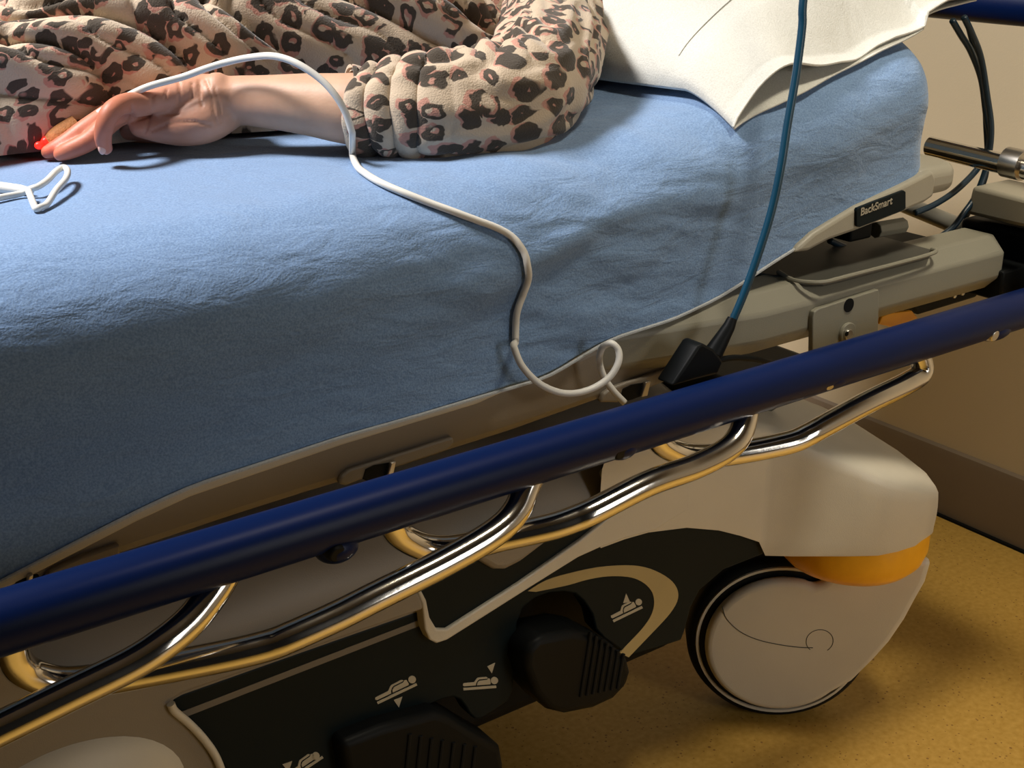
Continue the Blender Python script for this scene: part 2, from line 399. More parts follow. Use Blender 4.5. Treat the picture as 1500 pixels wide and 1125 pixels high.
# backrest board and its name plate
BY = .822
bk = [(1164, 371), (1172, 360), (1192, 342), (1255, 303), (1323, 272), (1367, 250), (1372, 262), (1368, 288), (1355, 297), (1327, 309), (1255, 338), (1215, 352), (1185, 368)]
plate('backrest_board', bk, BY, .64, M['ivory'], ST, bevel=.006, seg=4)
lipc = [P(1372, 262, Y=.84), P(1384, 250, Y=.86), P(1386, 242, Y=.92)]
bm = bmesh.new()
zc = .724
pl = []
for k in range(14):
    a = -PI/2 + PI/2*k/13; pl.append((1.165+.035*math.cos(a), .875+.05*math.sin(a)))
pl += [(1.20, 1.42), (1.12, 1.42), (1.12, .825)]
plate_pts('backrest_corner', [Vector((x, y, zc)) for x, y in pl], .030, M['ivory'], ST, bevel=.011, seg=5, n=Vector((0, 0, -1)), label='rounded ivory corner of the backrest')
np_ = plate('name_plate', [(1255, 309), (1257, 305), (1324, 279), (1327, 281), (1327, 305), (1324, 308), (1259, 333), (1255, 331)], BY-.003, .004, M['panel'], ST, bevel=.0006, label='dark plate with the lettering in cream')
def text(name, s, p0, p1, h, m, parent, squeeze=1):
    cu = bpy.data.curves.new(name, 'FONT'); cu.body = s; cu.size = 1; cu.extrude = .01; cu.offset = .012
    t = bpy.data.objects.new(name, cu); C.objects.link(t); bpy.context.view_layer.update()
    me = bpy.data.meshes.new_from_object(t.evaluated_get(bpy.context.evaluated_depsgraph_get()))
    bpy.data.objects.remove(t)
    xs = [v.co.x for v in me.vertices]; ys = [v.co.y for v in me.vertices]
    x0, x1, y0, y1 = min(xs), max(xs), 0, .70
    ex = (p1-p0); ez = Vector((0, 0, 1)); en = Vector((0, -1, 0))
    for v in me.vertices:
        v.co = p0 + ex*((v.co.x-x0)/(x1-x0)) + ez*(v.co.y/y1*h) + en*(.0004 if v.co.z > 0 else 0)
    return link(name, me, m, parent, smooth=False)
text('lettering', 'BackSmart', P(1260.5, 316, Y=BY-.0032), P(1306.5, 298.5, Y=BY-.0032), .0078, M['icon'], np_)
# latch parts beneath the backrest
boxo('support_post', tuple(P(1245, 356, Y=.85)), tuple(P(1278, 338, Y=.85)+Vector((0, .05, .012))), M['black'], ST)
bm = bmesh.new(); cyl(bm, P(1282, 337, Y=.87), P(1322, 330, Y=.87), .009, .009, 8)
fin('release_lever', bm, M['grey'], ST, bevel=.001)
# bracket with hole and bolt
BR = plate('hinge_bracket', [(1190, 520), (1191, 465), (1193, 457), (1200, 452), (1287, 424), (1288, 430), (1286, 500), (1240, 520)], .800, .006, M['grey'], ST, bevel=.001)
def disc(name, x, y, Y, rpx, th, m, parent, n=28, rz=None, bevel=.0008, **k):
    c = P(x, y, Y=Y); s = scale_at(c); bm = bmesh.new(); cyl(bm, c, c+Vector((0, -th, 0)), rpx/s, n=n)
    return fin(name, bm, m, parent, bevel=bevel, **k)
disc('bracket_hole', 1243, 447, .800, 10.5, .0008, M['black'], BR, bevel=0, label='black round hole')
disc('washer', 1239, 487, .800, 16, .004, M['grey'], BR)
disc('bolt', 1240, 489, .7965, 8, .004, M['steel'], BR)
disc('bolt_socket', 1240, 489, .792, 4, .0006, M['black'], BR, n=6, bevel=0)
plate('warning_tag', [(1288, 475), (1292, 464), (1302, 459), (1336, 455), (1345, 466), (1310, 480)], .822, .004, M['yellow'], ST, bevel=.001, label='orange tag beneath the beam')
plate('latch_mechanism', [(1335, 448), (1360, 436), (1425, 418), (1440, 422), (1430, 436), (1345, 462)], .840, .05, M['black'], ST)
for x, y in ((1393, 432), (1405, 428)): disc('latch_pin', x, y, .838, 3.5, .006, M['steel'], ST)
# column and lifting cover seen between the rail and the chrome
plate('lift_column', [(1060, 560), (1190, 520), (1200, 560), (1160, 590), (1110, 625), (1040, 650)], .95, .25, M['greydark'], ST, bevel=.012)
# hand pockets in the skirt
for pts, hole, mx in (([(497, 709), (501, 697), (512, 688), (560, 673), (664, 640), (666, 650), (655, 660), (640, 666), (560, 692), (506, 712)], (548, 690), 573),
                ([(880, 590), (884, 577), (897, 568), (940, 553), (1010, 530), (1012, 545), (960, 565), (905, 590)], (925, 572), 946),
                ([(60, 855), (75, 835), (120, 815), (176, 797), (176, 816), (120, 838), (70, 860)], (35, 855), 42)):
    pk = plate('skirt_pocket', pts, .8335, .006, M['taupe'], ST, bevel=.002)
    x, y = hole; plate('pocket_opening', [(x-16, y+12), (x-12, y-2), (x, y-8), (x+22, y-12), (x+22, y+6), (x-8, y+16)], .8325, .003, M['black'], pk, bevel=0)
    plate('pocket_clip', [(mx-6, y+10), (mx, y-12), (mx+8, y-14), (mx+3, y+8)], .829, .004, M['steel'], pk, bevel=.001)

# ---- side rail
RY = .746
ra = P(0, 913, Y=RY); rb = P(1500, 451, Y=RY); dr = (rb-ra)/(rb.x-ra.x)
SR = None
bm = bmesh.new(); a = ra+dr*(-.55-ra.x); b = ra+dr*(1.36-ra.x)
pts = [a, a+dr*.6, b-dr*.02, b]; tube(bm, [a+(b-a)*k/40 for k in range(41)], .0205, 40)
SR = fin('side_rail', bm, M['navy'], ST, label='thick navy blue rail tube')
def hoop(l):
    pts = pxpath(l, 10); return tubeo('rail_support', pts, .0112, M['chrome'], ST, seg=24, autos=False, label='bent chrome support tube')
hoop([(1336, 490, .748), (1347, 520, .745), (1350, 545, .742), (1327, 562, .742), (1270, 590, .744), (1205, 625, .748), (1183, 637, .750), (1157, 648, .755), (1100, 660, .768), (1040, 668, .782), (1000, 665, .79), (968, 650, .79), (955, 628, .788), (952, 600, .785)])
hoop([(1092, 575, .748), (1092, 610, .742), (1082, 640, .735), (1060, 662, .732), (1017, 684, .732), (950, 708, .734), (870, 748, .738), (842, 760, .742), (805, 772, .748), (733, 788, .762), (670, 803, .775), (625, 802, .784), (588, 785, .786), (572, 765, .784), (568, 735, .78)])
hoop([(790, 672, .748), (772, 712, .742), (755, 750, .735), (722, 782, .731), (650, 824, .731), (550, 874, .733), (490, 904, .735), (420, 935, .738), (390, 946, .742), (333, 960, .748), (233, 980, .762), (150, 995, .775), (90, 1000, .783), (45, 988, .785), (22, 968, .783), (15, 940, .78)])
hoop([(335, 830, .748), (312, 868, .742), (280, 908, .735), (240, 942, .730), (190, 974, .729), (100, 1018, .729), (0, 1067, .730), (-100, 1115, .733), (-200, 1150, .75), (-300, 1170, .77)])
# pivot lugs under the rail
for x, y, vis in ((1455, 490, 1), (1215, 560, 1), (908, 660, 0), (492, 808, 0)):
    c = P(x, y-8, Y=RY-.006); s = scale_at(c); dd = .9
    bm = bmesh.new(); r = bmesh.ops.create_uvsphere(bm, u_segments=20, v_segments=12, radius=1)
    for v in r['verts']: v.co = Vector((v.co.x*(.026 if vis else .017), v.co.y*.014, v.co.z*.012)) + c
    lug = fin('pivot_lug', bm, M['navy'], SR)
    bm = bmesh.new(); c2 = P(x, y, Y=RY-.016); cyl(bm, c2+Vector((0, .004, 0)), c2+Vector((0, -.003, -.0015)), .0085 if vis else .0095, .006, 20)
    fin('screw_cap', bm, M['steel'] if vis else M['black'], SR, bevel=.001)

# ---- head end cross bars
tubeo('head_bar', [P(1362, 214, X=1.26), P(1560, 262, X=1.26)], .0112, M['chrome'], ST, seg=20, label='chrome cross bar at the head end')
tubeo('bar_collar', [P(1474, 237, X=1.26), P(1500, 243, X=1.26)], .0165, M['steel'], ST, seg=20)
bm = bmesh.new(); tube(bm, [Vector((x, y, z)) for x, y, z in catmull([(1.33, 1.32, .84), (1.33, 1.2, .868), (1.33, 1.05, .872), (1.33, .9, .872), (1.33, .72, .872), (1.33, .62, .868), (1.33, .57, .84)], 6)], .021, 28)
fin('push_handle', bm, M['navy'], ST, label='navy blue push handle at the head end')
tubeo('cross_tube', [P(1322, 298, X=1.33), P(1425, 340, X=1.33)], .0105, M['hose'], ST, seg=18)
plate_pts('end_cover', [P(1424, 272, X=1.29), P(1560, 306, X=1.29), P(1560, 348, X=1.29), P(1414, 314, X=1.29)], .07, M['ivory'], ST, bevel=.005, n=Vector((1, 0, 0)))
plate_pts('end_bumper', [P(1405, 318, X=1.30), P(1560, 350, X=1.30), P(1560, 470, X=1.30), P(1403, 420, X=1.30)], .10, M['bumper'], ST, bevel=.008, n=Vector((1, 0, 0)))
boxo('end_frame', (1.25, .80, .565), (1.31, 1.45, .60), M['black'], ST)

# ---- base
def hoodtop(x, y): return min(.47, .350-.3666*(x-1.19)+.214*(y-.815))
stn = []
for x, y in [(880, 803), (915, 790), (950, 780), (1006, 773), (1053, 777), (1085, 785), (1112, 794)]:
    p = P(x, y, Y=.90); stn.append((p.x, p.y, p.z))
for x, y in [(1121, 814), (1160, 815), (1202, 815), (1245, 815), (1286, 814), (1315, 808), (1340, 800), (1365, 782)]:
    p = P(x, y, Z=.28); stn.append((p.x, p.y, p.z))
for a in (-50, -25, 0, 25, 50, 80): stn.append((1.165+.094*math.cos(math.radians(a)), .907+.094*math.sin(math.radians(a))+(.03 if a > 20 else 0), .28))
stn += [(1.12, 1.05, .28), (.95, 1.08, .28)]
cen = Vector((1.06, .99))
bm = bmesh.new(); rr = []
for x, y, zb in stn:
    zt_ = hoodtop(x, y)
    def inn(k): return (x+(cen.x-x)*k, y+(cen.y-y)*k)
    ring = [(x, y, zb), (*inn(-.005), zb+.003)]
    for k in range(1, 7): ring.append((*inn(-.012*math.sin(PI*k/7)), zb+(zt_-zb)*k/7.0))
    ring.append((*inn(.012), zt_-.005)); ring.append((*inn(.045), zt_+.001))
    for k in (.2, .4, .6, .8, .97):
        a, b2 = inn(k); ring.append((a, b2, hoodtop(a, b2)+.004*math.sin(PI*k)))
    rr.append([bm.verts.new(c) for c in ring])
for r0, r1 in zip(rr, rr[1:]):
    for k in range(len(r0)-1): bm.faces.new((r0[k], r1[k], r1[k+1], r0[k+1]))
bm.faces.new([r[-1] for r in rr])
HOOD = fin('base_hood', bm, M['cream'], ST, autos=False, label='cream hood over the swivel caster')
# diagonal lip of the hood running down to the left
plate('hood_lip', [(960, 777), (915, 789), (880, 802), (847, 817), (783, 857), (720, 897), (655, 938), (640, 943), (630, 938), (623, 923), (619, 885), (610, 862), (616, 862), (625, 880), (630, 905), (640, 922), (655, 922), (760, 855), (850, 792), (890, 760), (930, 730), (1010, 700), (1010, 745)], .893, .03, M['cream'], ST, bevel=.004, seg=4)
plate('recess_shade_plate', [(612, 858), (628, 915), (642, 926), (660, 922), (760, 858), (880, 780), (850, 755), (760, 780), (690, 800)], .897, .02, M['panel'], ST, bevel=.002, label='dark plate painting the shade of a recess above the cream lip')  # raised dark plate, the shade of a recess put into its colour
plate('recess_boss', [(688, 800), (705, 824), (725, 836), (742, 836), (765, 824), (810, 790), (760, 770)], .889, .02, M['taupe'], ST, bevel=.006)
# upper cover shell
bm = bmesh.new(); rows = []
for i in range(60):
    x = -.6+1.57*i/59
    pr = [(.907, .34), (.905, .40), (.912, .425), (.935, .455), (.975, .485), (1.04, .505), (1.30, .505), (1.40, .43), (1.40, .32)]
    e = max(0, (x-.90)/.07); k = 1-.35*e*e
    rows.append([bm.verts.new((x, y+.02*e*e, .34+(z-.34)*k)) for y, z in pr])
for r0, r1 in zip(rows, rows[1:]):
    for k in range(8): bm.faces.new((r0[k], r1[k], r1[k+1], r0[k+1]))
    bm.faces.new((r0[8], r1[8], r1[0], r0[0]))
bm.faces.new(rows[0]); bm.faces.new(rows[-1])
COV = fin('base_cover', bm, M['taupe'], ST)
plate('cover_seam', [(888, 660), (891, 660), (896, 700), (895, 722), (892, 722), (893, 700)], .903, .01, M['black'], COV, bevel=0)
plate('cover_flange', [(940, 655), (1035, 620), (1090, 618), (1110, 640), (1080, 668), (1000, 695), (900, 725), (893, 700)], .904, .02, M['cream'], ST, bevel=.004)
# left lobe of the base over the other caster
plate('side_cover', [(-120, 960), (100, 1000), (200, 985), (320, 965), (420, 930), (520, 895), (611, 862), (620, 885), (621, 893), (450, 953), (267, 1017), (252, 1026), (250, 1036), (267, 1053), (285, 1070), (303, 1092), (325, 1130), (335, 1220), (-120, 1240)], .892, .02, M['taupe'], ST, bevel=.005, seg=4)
c = P(95, 1190, Y=.905); bm = bmesh.new(); r = bmesh.ops.create_uvsphere(bm, u_segments=48, v_segments=24, radius=1)
for v in r['verts']: v.co = Vector((v.co.x*.105, v.co.y*.035, v.co.z*.075))+c
fin('caster_hood', bm, M['cream'], ST, label='rounded cream bulge over the left caster')
tubeo('cover_rim', pxpath([(250, 1031, .889), (256, 1042, .889), (275, 1058, .889), (298, 1082, .889), (318, 1112, .889), (335, 1160, .889)], 6), .0035, M['cream'], ST, seg=10)
# printed pedal panel
PN = plate('control_panel', [(250, 1033), (254, 1024), (267, 1017), (400, 970), (620, 893), (640, 880), (700, 850), (850, 780), (950, 755), (1060, 758), (1125, 780), (1118, 812), (1060, 835), (1025, 865), (1012, 890), (1003, 925), (998, 938), (960, 950), (918, 962), (907, 950), (885, 935), (873, 922), (868, 900), (855, 880), (843, 870), (827, 867), (805, 869), (785, 876), (767, 890), (758, 912), (754, 960), (752, 1010), (745, 1027), (720, 1044), (705, 1053), (696, 1054), (688, 1046), (681, 1034), (674, 1025), (663, 1021), (650, 1024), (620, 1036), (580, 1056), (545, 1074), (520, 1084), (506, 1096), (497, 1112), (492, 1150), (345, 1150), (325, 1118), (300, 1082), (267, 1053)], .9055, .02, M['panel'], ST, bevel=.002, label='black pedal panel with cream pictograms')
IY = .905
def strip(name, pts, wpx, m, Y=IY, parent=None, th=.0008):
    bm = bmesh.new(); q = []
    for s in (1, -1):
        seq = list(enumerate(pts)) if s == 1 else list(enumerate(pts))[::-1]
        for i, (x, y) in seq:
            a = pts[max(i-1, 0)]; b = pts[min(i+1, len(pts)-1)]; d = Vector((b[0]-a[0], b[1]-a[1])).normalized()
            q.append((x-d.y*wpx/2*s, y+d.x*wpx/2*s))
    return q
def add_poly(bm, px, Y, th=.0012):
    vs = [bm.verts.new(P(x, y, Y=Y)) for x, y in px]; f = bm.faces.new(vs)
    e = bmesh.ops.extrude_face_region(bm, geom=[f]); bmesh.ops.translate(bm, vec=(0, th, 0), verts=[g for g in e['geom'] if isinstance(g, bmesh.types.BMVert)])
def circ(x, y, r, n=16, ky=1.0): return [(x+r*math.cos(2*PI*k/n), y+ky*r*math.sin(2*PI*k/n)) for k in range(n)]
def icon(p0, p1, head, hr, tri, up=1):
    bm = bmesh.new(); p0, p1 = Vector(p0), Vector(p1); d = p1-p0; L_ = d.length; d.normalize(); n = Vector((d.y, -d.x))
    def q(a, h): v = p0+d*(a*L_)+n*h; return (v.x, v.y)
    add_poly(bm, strip('', [q(0, 0), q(1, 0)], 3.6, None), IY)
    add_poly(bm, [q(.02, 4.2), q(-.01, 6), q(.01, 8.5), q(.34, 9), q(.42, 13.5), q(.46, 15), q(.72, 15.5), q(.76, 14), q(.74, 12.8), q(.5, 12.6), q(.45, 11), q(.40, 7.5), q(.38, 4.2)], IY)
    add_poly(bm, [q(.42, 4.2), q(.44, 8), q(.50, 10.5), q(.74, 11), q(.78, 13.2), q(.83, 12), q(.84, 6), q(.82, 4.2)], IY)
    add_poly(bm, circ(head[0], head[1], hr), IY)
    add_poly(bm, tri, IY)
    fin('pictogram', bm, M['icon'], PN, smooth=False, label='cream pictogram of a lying figure with an arrow')
icon((553, 1030), (610.6, 1002.4), (603.8, 995.5), 5.6, [(577, 1025.6), (589.4, 1020.6), (584.4, 1036.4)])
icon((679, 1009.6), (727, 1006), (724.4, 997), 5.3, [(714, 976.4), (725.4, 971), (720.6, 986.4)])
icon((898.3, 910), (941, 889.3), (935.7, 882.0), 4.8, [(912.8, 883.6), (922.9, 881.8), (917.3, 869.3)])
icon((425, 1141), (473, 1109), (462.7, 1107.5), 5.7, [(414, 1120), (428, 1115), (422.7, 1131)])
bm = bmesh.new(); add_poly(bm, [(263, 1044), (268, 1052), (622, 914), (620, 906)], IY); fin('panel_stripe', bm, M['stripe'], PN, smooth=False, label='thin grey line across the black panel')
bm = bmesh.new()
outer = catmull([(773, 866), (800, 850), (833, 840), (875, 831), (917, 828), (945, 831), (968, 840), (985, 852), (993, 866), (992, 881), (982, 898), (967, 915), (945, 938), (921, 963)], 3)
inner = catmull([(908, 956), (925, 938), (940, 922), (952, 905), (958, 888), (957, 872), (951, 861), (940, 852), (925, 846), (905, 844), (883, 845), (857, 850), (833, 857), (805, 863), (785, 867)], 3)
add_poly(bm, outer+inner, IY); fin('panel_swoosh', bm, M['swoosh'], PN, smooth=False, label='tan curved band printed on the panel')
# pedals: ribbed treads sticking out of the arches
def pedal(px, Y, ribs, loc):
    pd = plate('foot_pedal', px, Y, .05, M['black'], ST, bevel=.008, seg=4, label=loc)
    for (x0, y0, x1, y1) in ribs:
        bm = bmesh.new(); cyl(bm, P(x0, y0, Y=Y), P(x1, y1, Y=Y), .0022, n=8); fin('tread_rib', bm, M['tyre'], pd)
    return pd
pedal([(772, 955), (790, 935), (840, 925), (868, 930), (905, 950), (922, 968), (926, 985), (920, 1005), (900, 1026), (870, 1040), (830, 1048), (805, 1042), (785, 1020), (770, 980)], .875,
      [(865+i*8, 925+i*5.5, 850+i*9, 1020-i*2) for i in range(7)], 'black ribbed foot pedal below the tan band')
pedal([(500, 1090), (560, 1066), (640, 1044), (660, 1050), (700, 1075), (735, 1095), (742, 1130), (700, 1190), (560, 1200), (510, 1150)], .885,
      [(600+i*16, 1075+i*3, 590+i*16, 1170) for i in range(7)], 'black ribbed foot pedal at the bottom of the photo')
boxo('chassis', (-.55, .985, .13), (.97, 1.42, .34), M['black'], ST, bevel=.02)  # underbody, enlarged to block back light from the floor below

# ---- casters
def caster(cx, cy, yaw, parent):
    """wheel centre at (cx, cy, R); yaw: direction of the wheel axis towards the viewer"""
    R = .1155; K = 1.06; ax = Vector((math.cos(yaw), math.sin(yaw), 0)); rt = Vector((-ax.y, ax.x, 0)); up = Vector((0, 0, 1))
    c0 = Vector((cx, cy, R)); G = lambda s, h, a: c0+rt*s*K+up*h*K+ax*a
    root = bpy.data.objects.new('caster', None); C.objects.link(root); root.parent = parent; root.matrix_parent_inverse = parent.matrix_basis.inverted()
    root.location = (cx, cy, 0); bpy.context.view_layer.update()
    def sub(name, bm, m, **k):
        o = fin(name, bm, m, None, **k); o.parent = root; o.matrix_parent_inverse = root.matrix_world.inverted(); return o
    def lathe(prof, n=72):
        bm = bmesh.new(); rs = []
        for r, a in prof:
            rs.append([bm.verts.new(G(r*math.cos(2*PI*k/n), r*math.sin(2*PI*k/n), a)) for k in range(n)])
        for i in range(len(rs)):
            r0, r1 = rs[i], rs[(i+1) % len(rs)]
            for k in range(n): bm.faces.new((r0[k], r0[(k+1) % n], r1[(k+1) % n], r1[k]))
        return bm
    sub('tyre', lathe([(.085, .024), (.100, .024), (.106, .020), (.109, .012), (.109, -.028), (.104, -.036), (.085, -.036)]), M['tyre'])
    sub('rim_ring', lathe([(.0945, .0225), (.0955, .0262), (.0985, .0262), (.0995, .0225)]), M['cream'])
    bm = bmesh.new(); cyl(bm, G(0, 0, -.034), G(0, 0, .0225), .088, n=48); sub('wheel_core', bm, M['black'], bevel=.001)
    # fork shroud: round disc running up to the right into the swivel
    out = []
    a = 76
    while a <= 318: out.append((.0885*math.cos(math.radians(a)), .0885*math.sin(math.radians(a)))); a += 5
    out += [(.086, -.045), (.108, -.015), (.124, .010), (.138, .040), (.147, .066), (.156, .090), (.160, .120), (.062, .122), (.052, .098), (.040, .086), (.030, .0815)]
    bm = bmesh.new(); vs = [bm.verts.new(G(s, h, .022)) for s, h in out]; f = bm.faces.new(vs)
    e = bmesh.ops.extrude_face_region(bm, geom=[f]); bmesh.ops.translate(bm, vec=ax*.017, verts=[g for g in e['geom'] if isinstance(g, bmesh.types.BMVert)])
    sub('fork_shroud', bm, M['cream'], bevel=.009, seg=5, label='cream disc shaped shroud')
    bm = bmesh.new(); vs = [bm.verts.new(G(s, h, -.05)) for s, h in ((.055, .120), (.150, .120), (.145, .066), (.128, .03), (.118, .010))]; f = bm.faces.new(vs)
    e = bmesh.ops.extrude_face_region(bm, geom=[f]); bmesh.ops.translate(bm, vec=ax*.075, verts=[g for g in e['geom'] if isinstance(g, bmesh.types.BMVert)])
    sub('fork', bm, M['cream'], bevel=.008)
    bm = bmesh.new(); q = [G(s, h, .0392) for s, h in catmull([(-.072, .052), (-.066, .036), (-.05, .020), (-.03, .010), (-.005, .004), (.02, .001), (.036, .001)], 4)]
    tube(bm, q, .0006, 6); sub('shroud_crease', bm, M['greydark'])
    bm = bmesh.new(); q = [G(.043+.0155*math.cos(math.radians(t)), .010+.0155*math.sin(math.radians(t)), .0391) for t in range(-50, 231, 10)]
    tube(bm, q, .0005, 6); sub('axle_cap_mark', bm, M['greydark'])
    return root
wc = P(1143, 940, Z=.1155); yaw = math.atan2(-wc.y, -wc.x)+math.radians(10)
wc -= Vector((math.cos(yaw), math.sin(yaw), 0))*.026
k1 = caster(wc.x, wc.y, yaw, ST)
# yellow swivel collar under the hood
sx, sy = 1.168, .905
bm = bmesh.new(); n = 64; prof = [(.03, .282), (.091, .282), (.0925, .276), (.0925, .254), (.088, .240), (.078, .229), (.06, .225), (.03, .225)]
rs = [[bm.verts.new((sx+r*math.cos(2*PI*k/n), sy+r*math.sin(2*PI*k/n), z)) for k in range(n)] for r, z in prof]
for i in range(len(rs)):
    r0, r1 = rs[i], rs[(i+1) % len(rs)]
    for k in range(n): bm.faces.new((r0[k], r0[(k+1) % n], r1[(k+1) % n], r1[k]))
o = fin('swivel_collar', bm, M['yellow'], ST, label='orange yellow collar above the caster'); 
bpy.context.view_layer.update()
def copy_tree(o, parent):
    c = o.copy(); C.objects.link(c); c.parent = parent
    for ch in list(o.children): copy_tree(ch, c)
    return c
for x, y in ((wc.x, 1.38), (.06, wc.y+.02), (.06, 1.38)):
    r = copy_tree(k1, ST); r.location = (x, y, 0)

# ================================================================== PERSON
PE = thing('person', (.6, 1.28, .78), 'person lying on the blue sheet in a leopard print fleece robe, forearm bare', 'person')
def chain(bm, nodes, seg=20, n=5):
    """nodes (px, py, Y, radius[m], squash)"""
    c = catmull([(x, y, Y, r) for x, y, Y, r in nodes], n)
    pts = [P(x, y, Y=Y) for x, y, Y, r in c]; tube(bm, pts, [r for *_, r in c], seg)
    for q, r in ((pts[0], c[0][3]), (pts[-1], c[-1][3])): ball(bm, q, r)
def ball(bm, p, r, s=(1, 1, 1)):
    q = bmesh.ops.create_uvsphere(bm, u_segments=20, v_segments=12, radius=1)
    for v in q['verts']: v.co = Vector((v.co.x*r*s[0], v.co.y*r*s[1], v.co.z*r*s[2]))+p
bm = bmesh.new()
# forearm, elbow, upper arm, shoulder
chain(bm, [(318, 150, 1.095, .0215), (345, 147, 1.09, .0215), (390, 149, 1.07, .0232), (450, 153, 1.045, .027), (520, 160, 1.015, .0315), (600, 160, .985, .034), (700, 158, .955, .036), (780, 140, .95, .036)], 28)
chain(bm, [(780, 140, .95, .035), (800, 90, 1.0, .038), (810, 30, 1.08, .042), (815, -20, 1.15, .045)], 24)
ball(bm, P(320, 150, Y=1.095), .023, (.8, .8, 1.15))
# metacarpals: the arched palm, little finger side towards the viewer
chain(bm, [(325, 138, 1.10, .017), (280, 137, 1.105, .0150), (240, 144, 1.108, .0125), (200, 155, 1.108, .0100)])
chain(bm, [(325, 135, 1.115, .016), (280, 131, 1.125, .0135), (240, 139, 1.13, .012), (195, 153, 1.13, .0105)])
chain(bm, [(325, 135, 1.13, .014), (280, 132, 1.14, .0125), (240, 140, 1.15, .012), (192, 156, 1.152, .0105)])
chain(bm, [(325, 140, 1.135, .014), (285, 138, 1.15, .013), (240, 148, 1.165, .0125), (192, 162, 1.172, .0105)])
# heel of the hand and outer edge of the palm
chain(bm, [(325, 160, 1.095, .021), (300, 174, 1.095, .0215), (268, 183, 1.103, .0190), (236, 187, 1.115, .0140), (205, 186, 1.125, .0095)])
chain(bm, [(315, 178, 1.105, .015), (285, 190, 1.115, .014), (255, 192, 1.125, .011), (228, 182, 1.13, .008)])
# little finger, bent down in front
chain(bm, [(205, 152, 1.106, .0095), (188, 151, 1.100, .0092), (172, 156, 1.092, .0086), (161, 166, 1.088, .0086), (154, 182, 1.088, .0080), (151, 197, 1.092, .0076), (152, 210, 1.097, .0070), (155, 217, 1.10, .0060)])
# ring, middle and index finger stretched out to the left
chain(bm, [(198, 156, 1.13, .0104), (175, 168, 1.128, .0098), (155, 184, 1.128, .0094), (135, 203, 1.13, .0090), (118, 213, 1.133, .0086), (100, 221, 1.137, .0078), (88, 226, 1.141, .0062)])
chain(bm, [(195, 156, 1.15, .0104), (165, 165, 1.152, .0098), (142, 179, 1.15, .0095), (122, 192, 1.15, .0092), (102, 206, 1.152, .0086), (82, 218, 1.155, .0078), (70, 223, 1.158, .0062)])
chain(bm, [(192, 160, 1.172, .0102), (165, 164, 1.174, .0096), (140, 173, 1.174, .0092), (118, 184, 1.172, .0088), (98, 196, 1.172, .0082), (80, 207, 1.172, .0072), (72, 212, 1.172, .006)])
chain(bm, [(325, 150, 1.12, .017), (285, 160, 1.13, .017), (245, 168, 1.145, .0145), (210, 172, 1.155, .012), (190, 176, 1.16, .010)])
chain(bm, [(310, 178, 1.12, .015), (275, 188, 1.14, .015), (240, 188, 1.155, .0135), (208, 188, 1.165, .012), (188, 190, 1.17, .010)])
# thumb lying behind the palm
chain(bm, [(315, 165, 1.13, .015), (275, 185, 1.155, .013), (240, 200, 1.18, .0105), (212, 209, 1.195, .0098), (190, 214, 1.205, .0085)])
# chest, neck and head (above the frame)
SH = P(815, -20, Y=1.15)
def chain3(bm, nodes, seg=24, n=5):
    c = catmull(nodes, n); tube(bm, [Vector(q[:3]) for q in c], [q[3] for q in c], seg)
    for q in (c[0], c[-1]): ball(bm, Vector(q[:3]), q[3])
chain3(bm, [(SH.x-.01, SH.y, SH.z-.01, .046), (.87, 1.21, .875, .06), (.86, 1.28, .88, .062), (.85, 1.40, .87, .05)])
chain3(bm, [(.60, 1.32, .87, .07), (.75, 1.31, .875, .075), (.86, 1.29, .885, .065), (.91, 1.27, .905, .047), (.97, 1.25, .93, .045), (1.0, 1.245, .945, .05)])
ball(bm, Vector((1.055, 1.24, .955)), 1, (.098, .072, .085))
ball(bm, Vector((1.01, 1.235, .995)), 1, (.058, .05, .045))
ball(bm, Vector((.985, 1.232, 1.0)), 1, (.024, .024, .02))
chain3(bm, [(1.055, 1.232, 1.035, .008), (1.035, 1.231, 1.048, .010), (1.022, 1.230, 1.047, .012)])
for s in (-1, 1):
    ball(bm, Vector((1.058, 1.233+s*.028, 1.025)), .013); ball(bm, Vector((1.045, 1.24+s*.073, .965)), 1, (.028, .008, .016))
ball(bm, Vector((.999, 1.231, 1.030)), 1, (.008, .020, .007)); ball(bm, Vector((.991, 1.231, 1.029)), 1, (.006, .018, .007))
bmesh.ops.recalc_face_normals(bm, faces=bm.faces[:])
me = bpy.data.meshes.new('body'); bm.to_mesh(me); bm.free()
tmp = bpy.data.objects.new('tmp', me); C.objects.link(tmp)
md = tmp.modifiers.new('r', 'REMESH'); md.mode = 'VOXEL'; md.voxel_size = .0019; md.use_smooth_shade = True
md = tmp.modifiers.new('s', 'SMOOTH'); md.factor = .5; md.iterations = 7
bpy.context.view_layer.update()
me2 = bpy.data.meshes.new_from_object(tmp.evaluated_get(bpy.context.evaluated_depsgraph_get())); me2.name = 'body'
bpy.data.objects.remove(tmp)
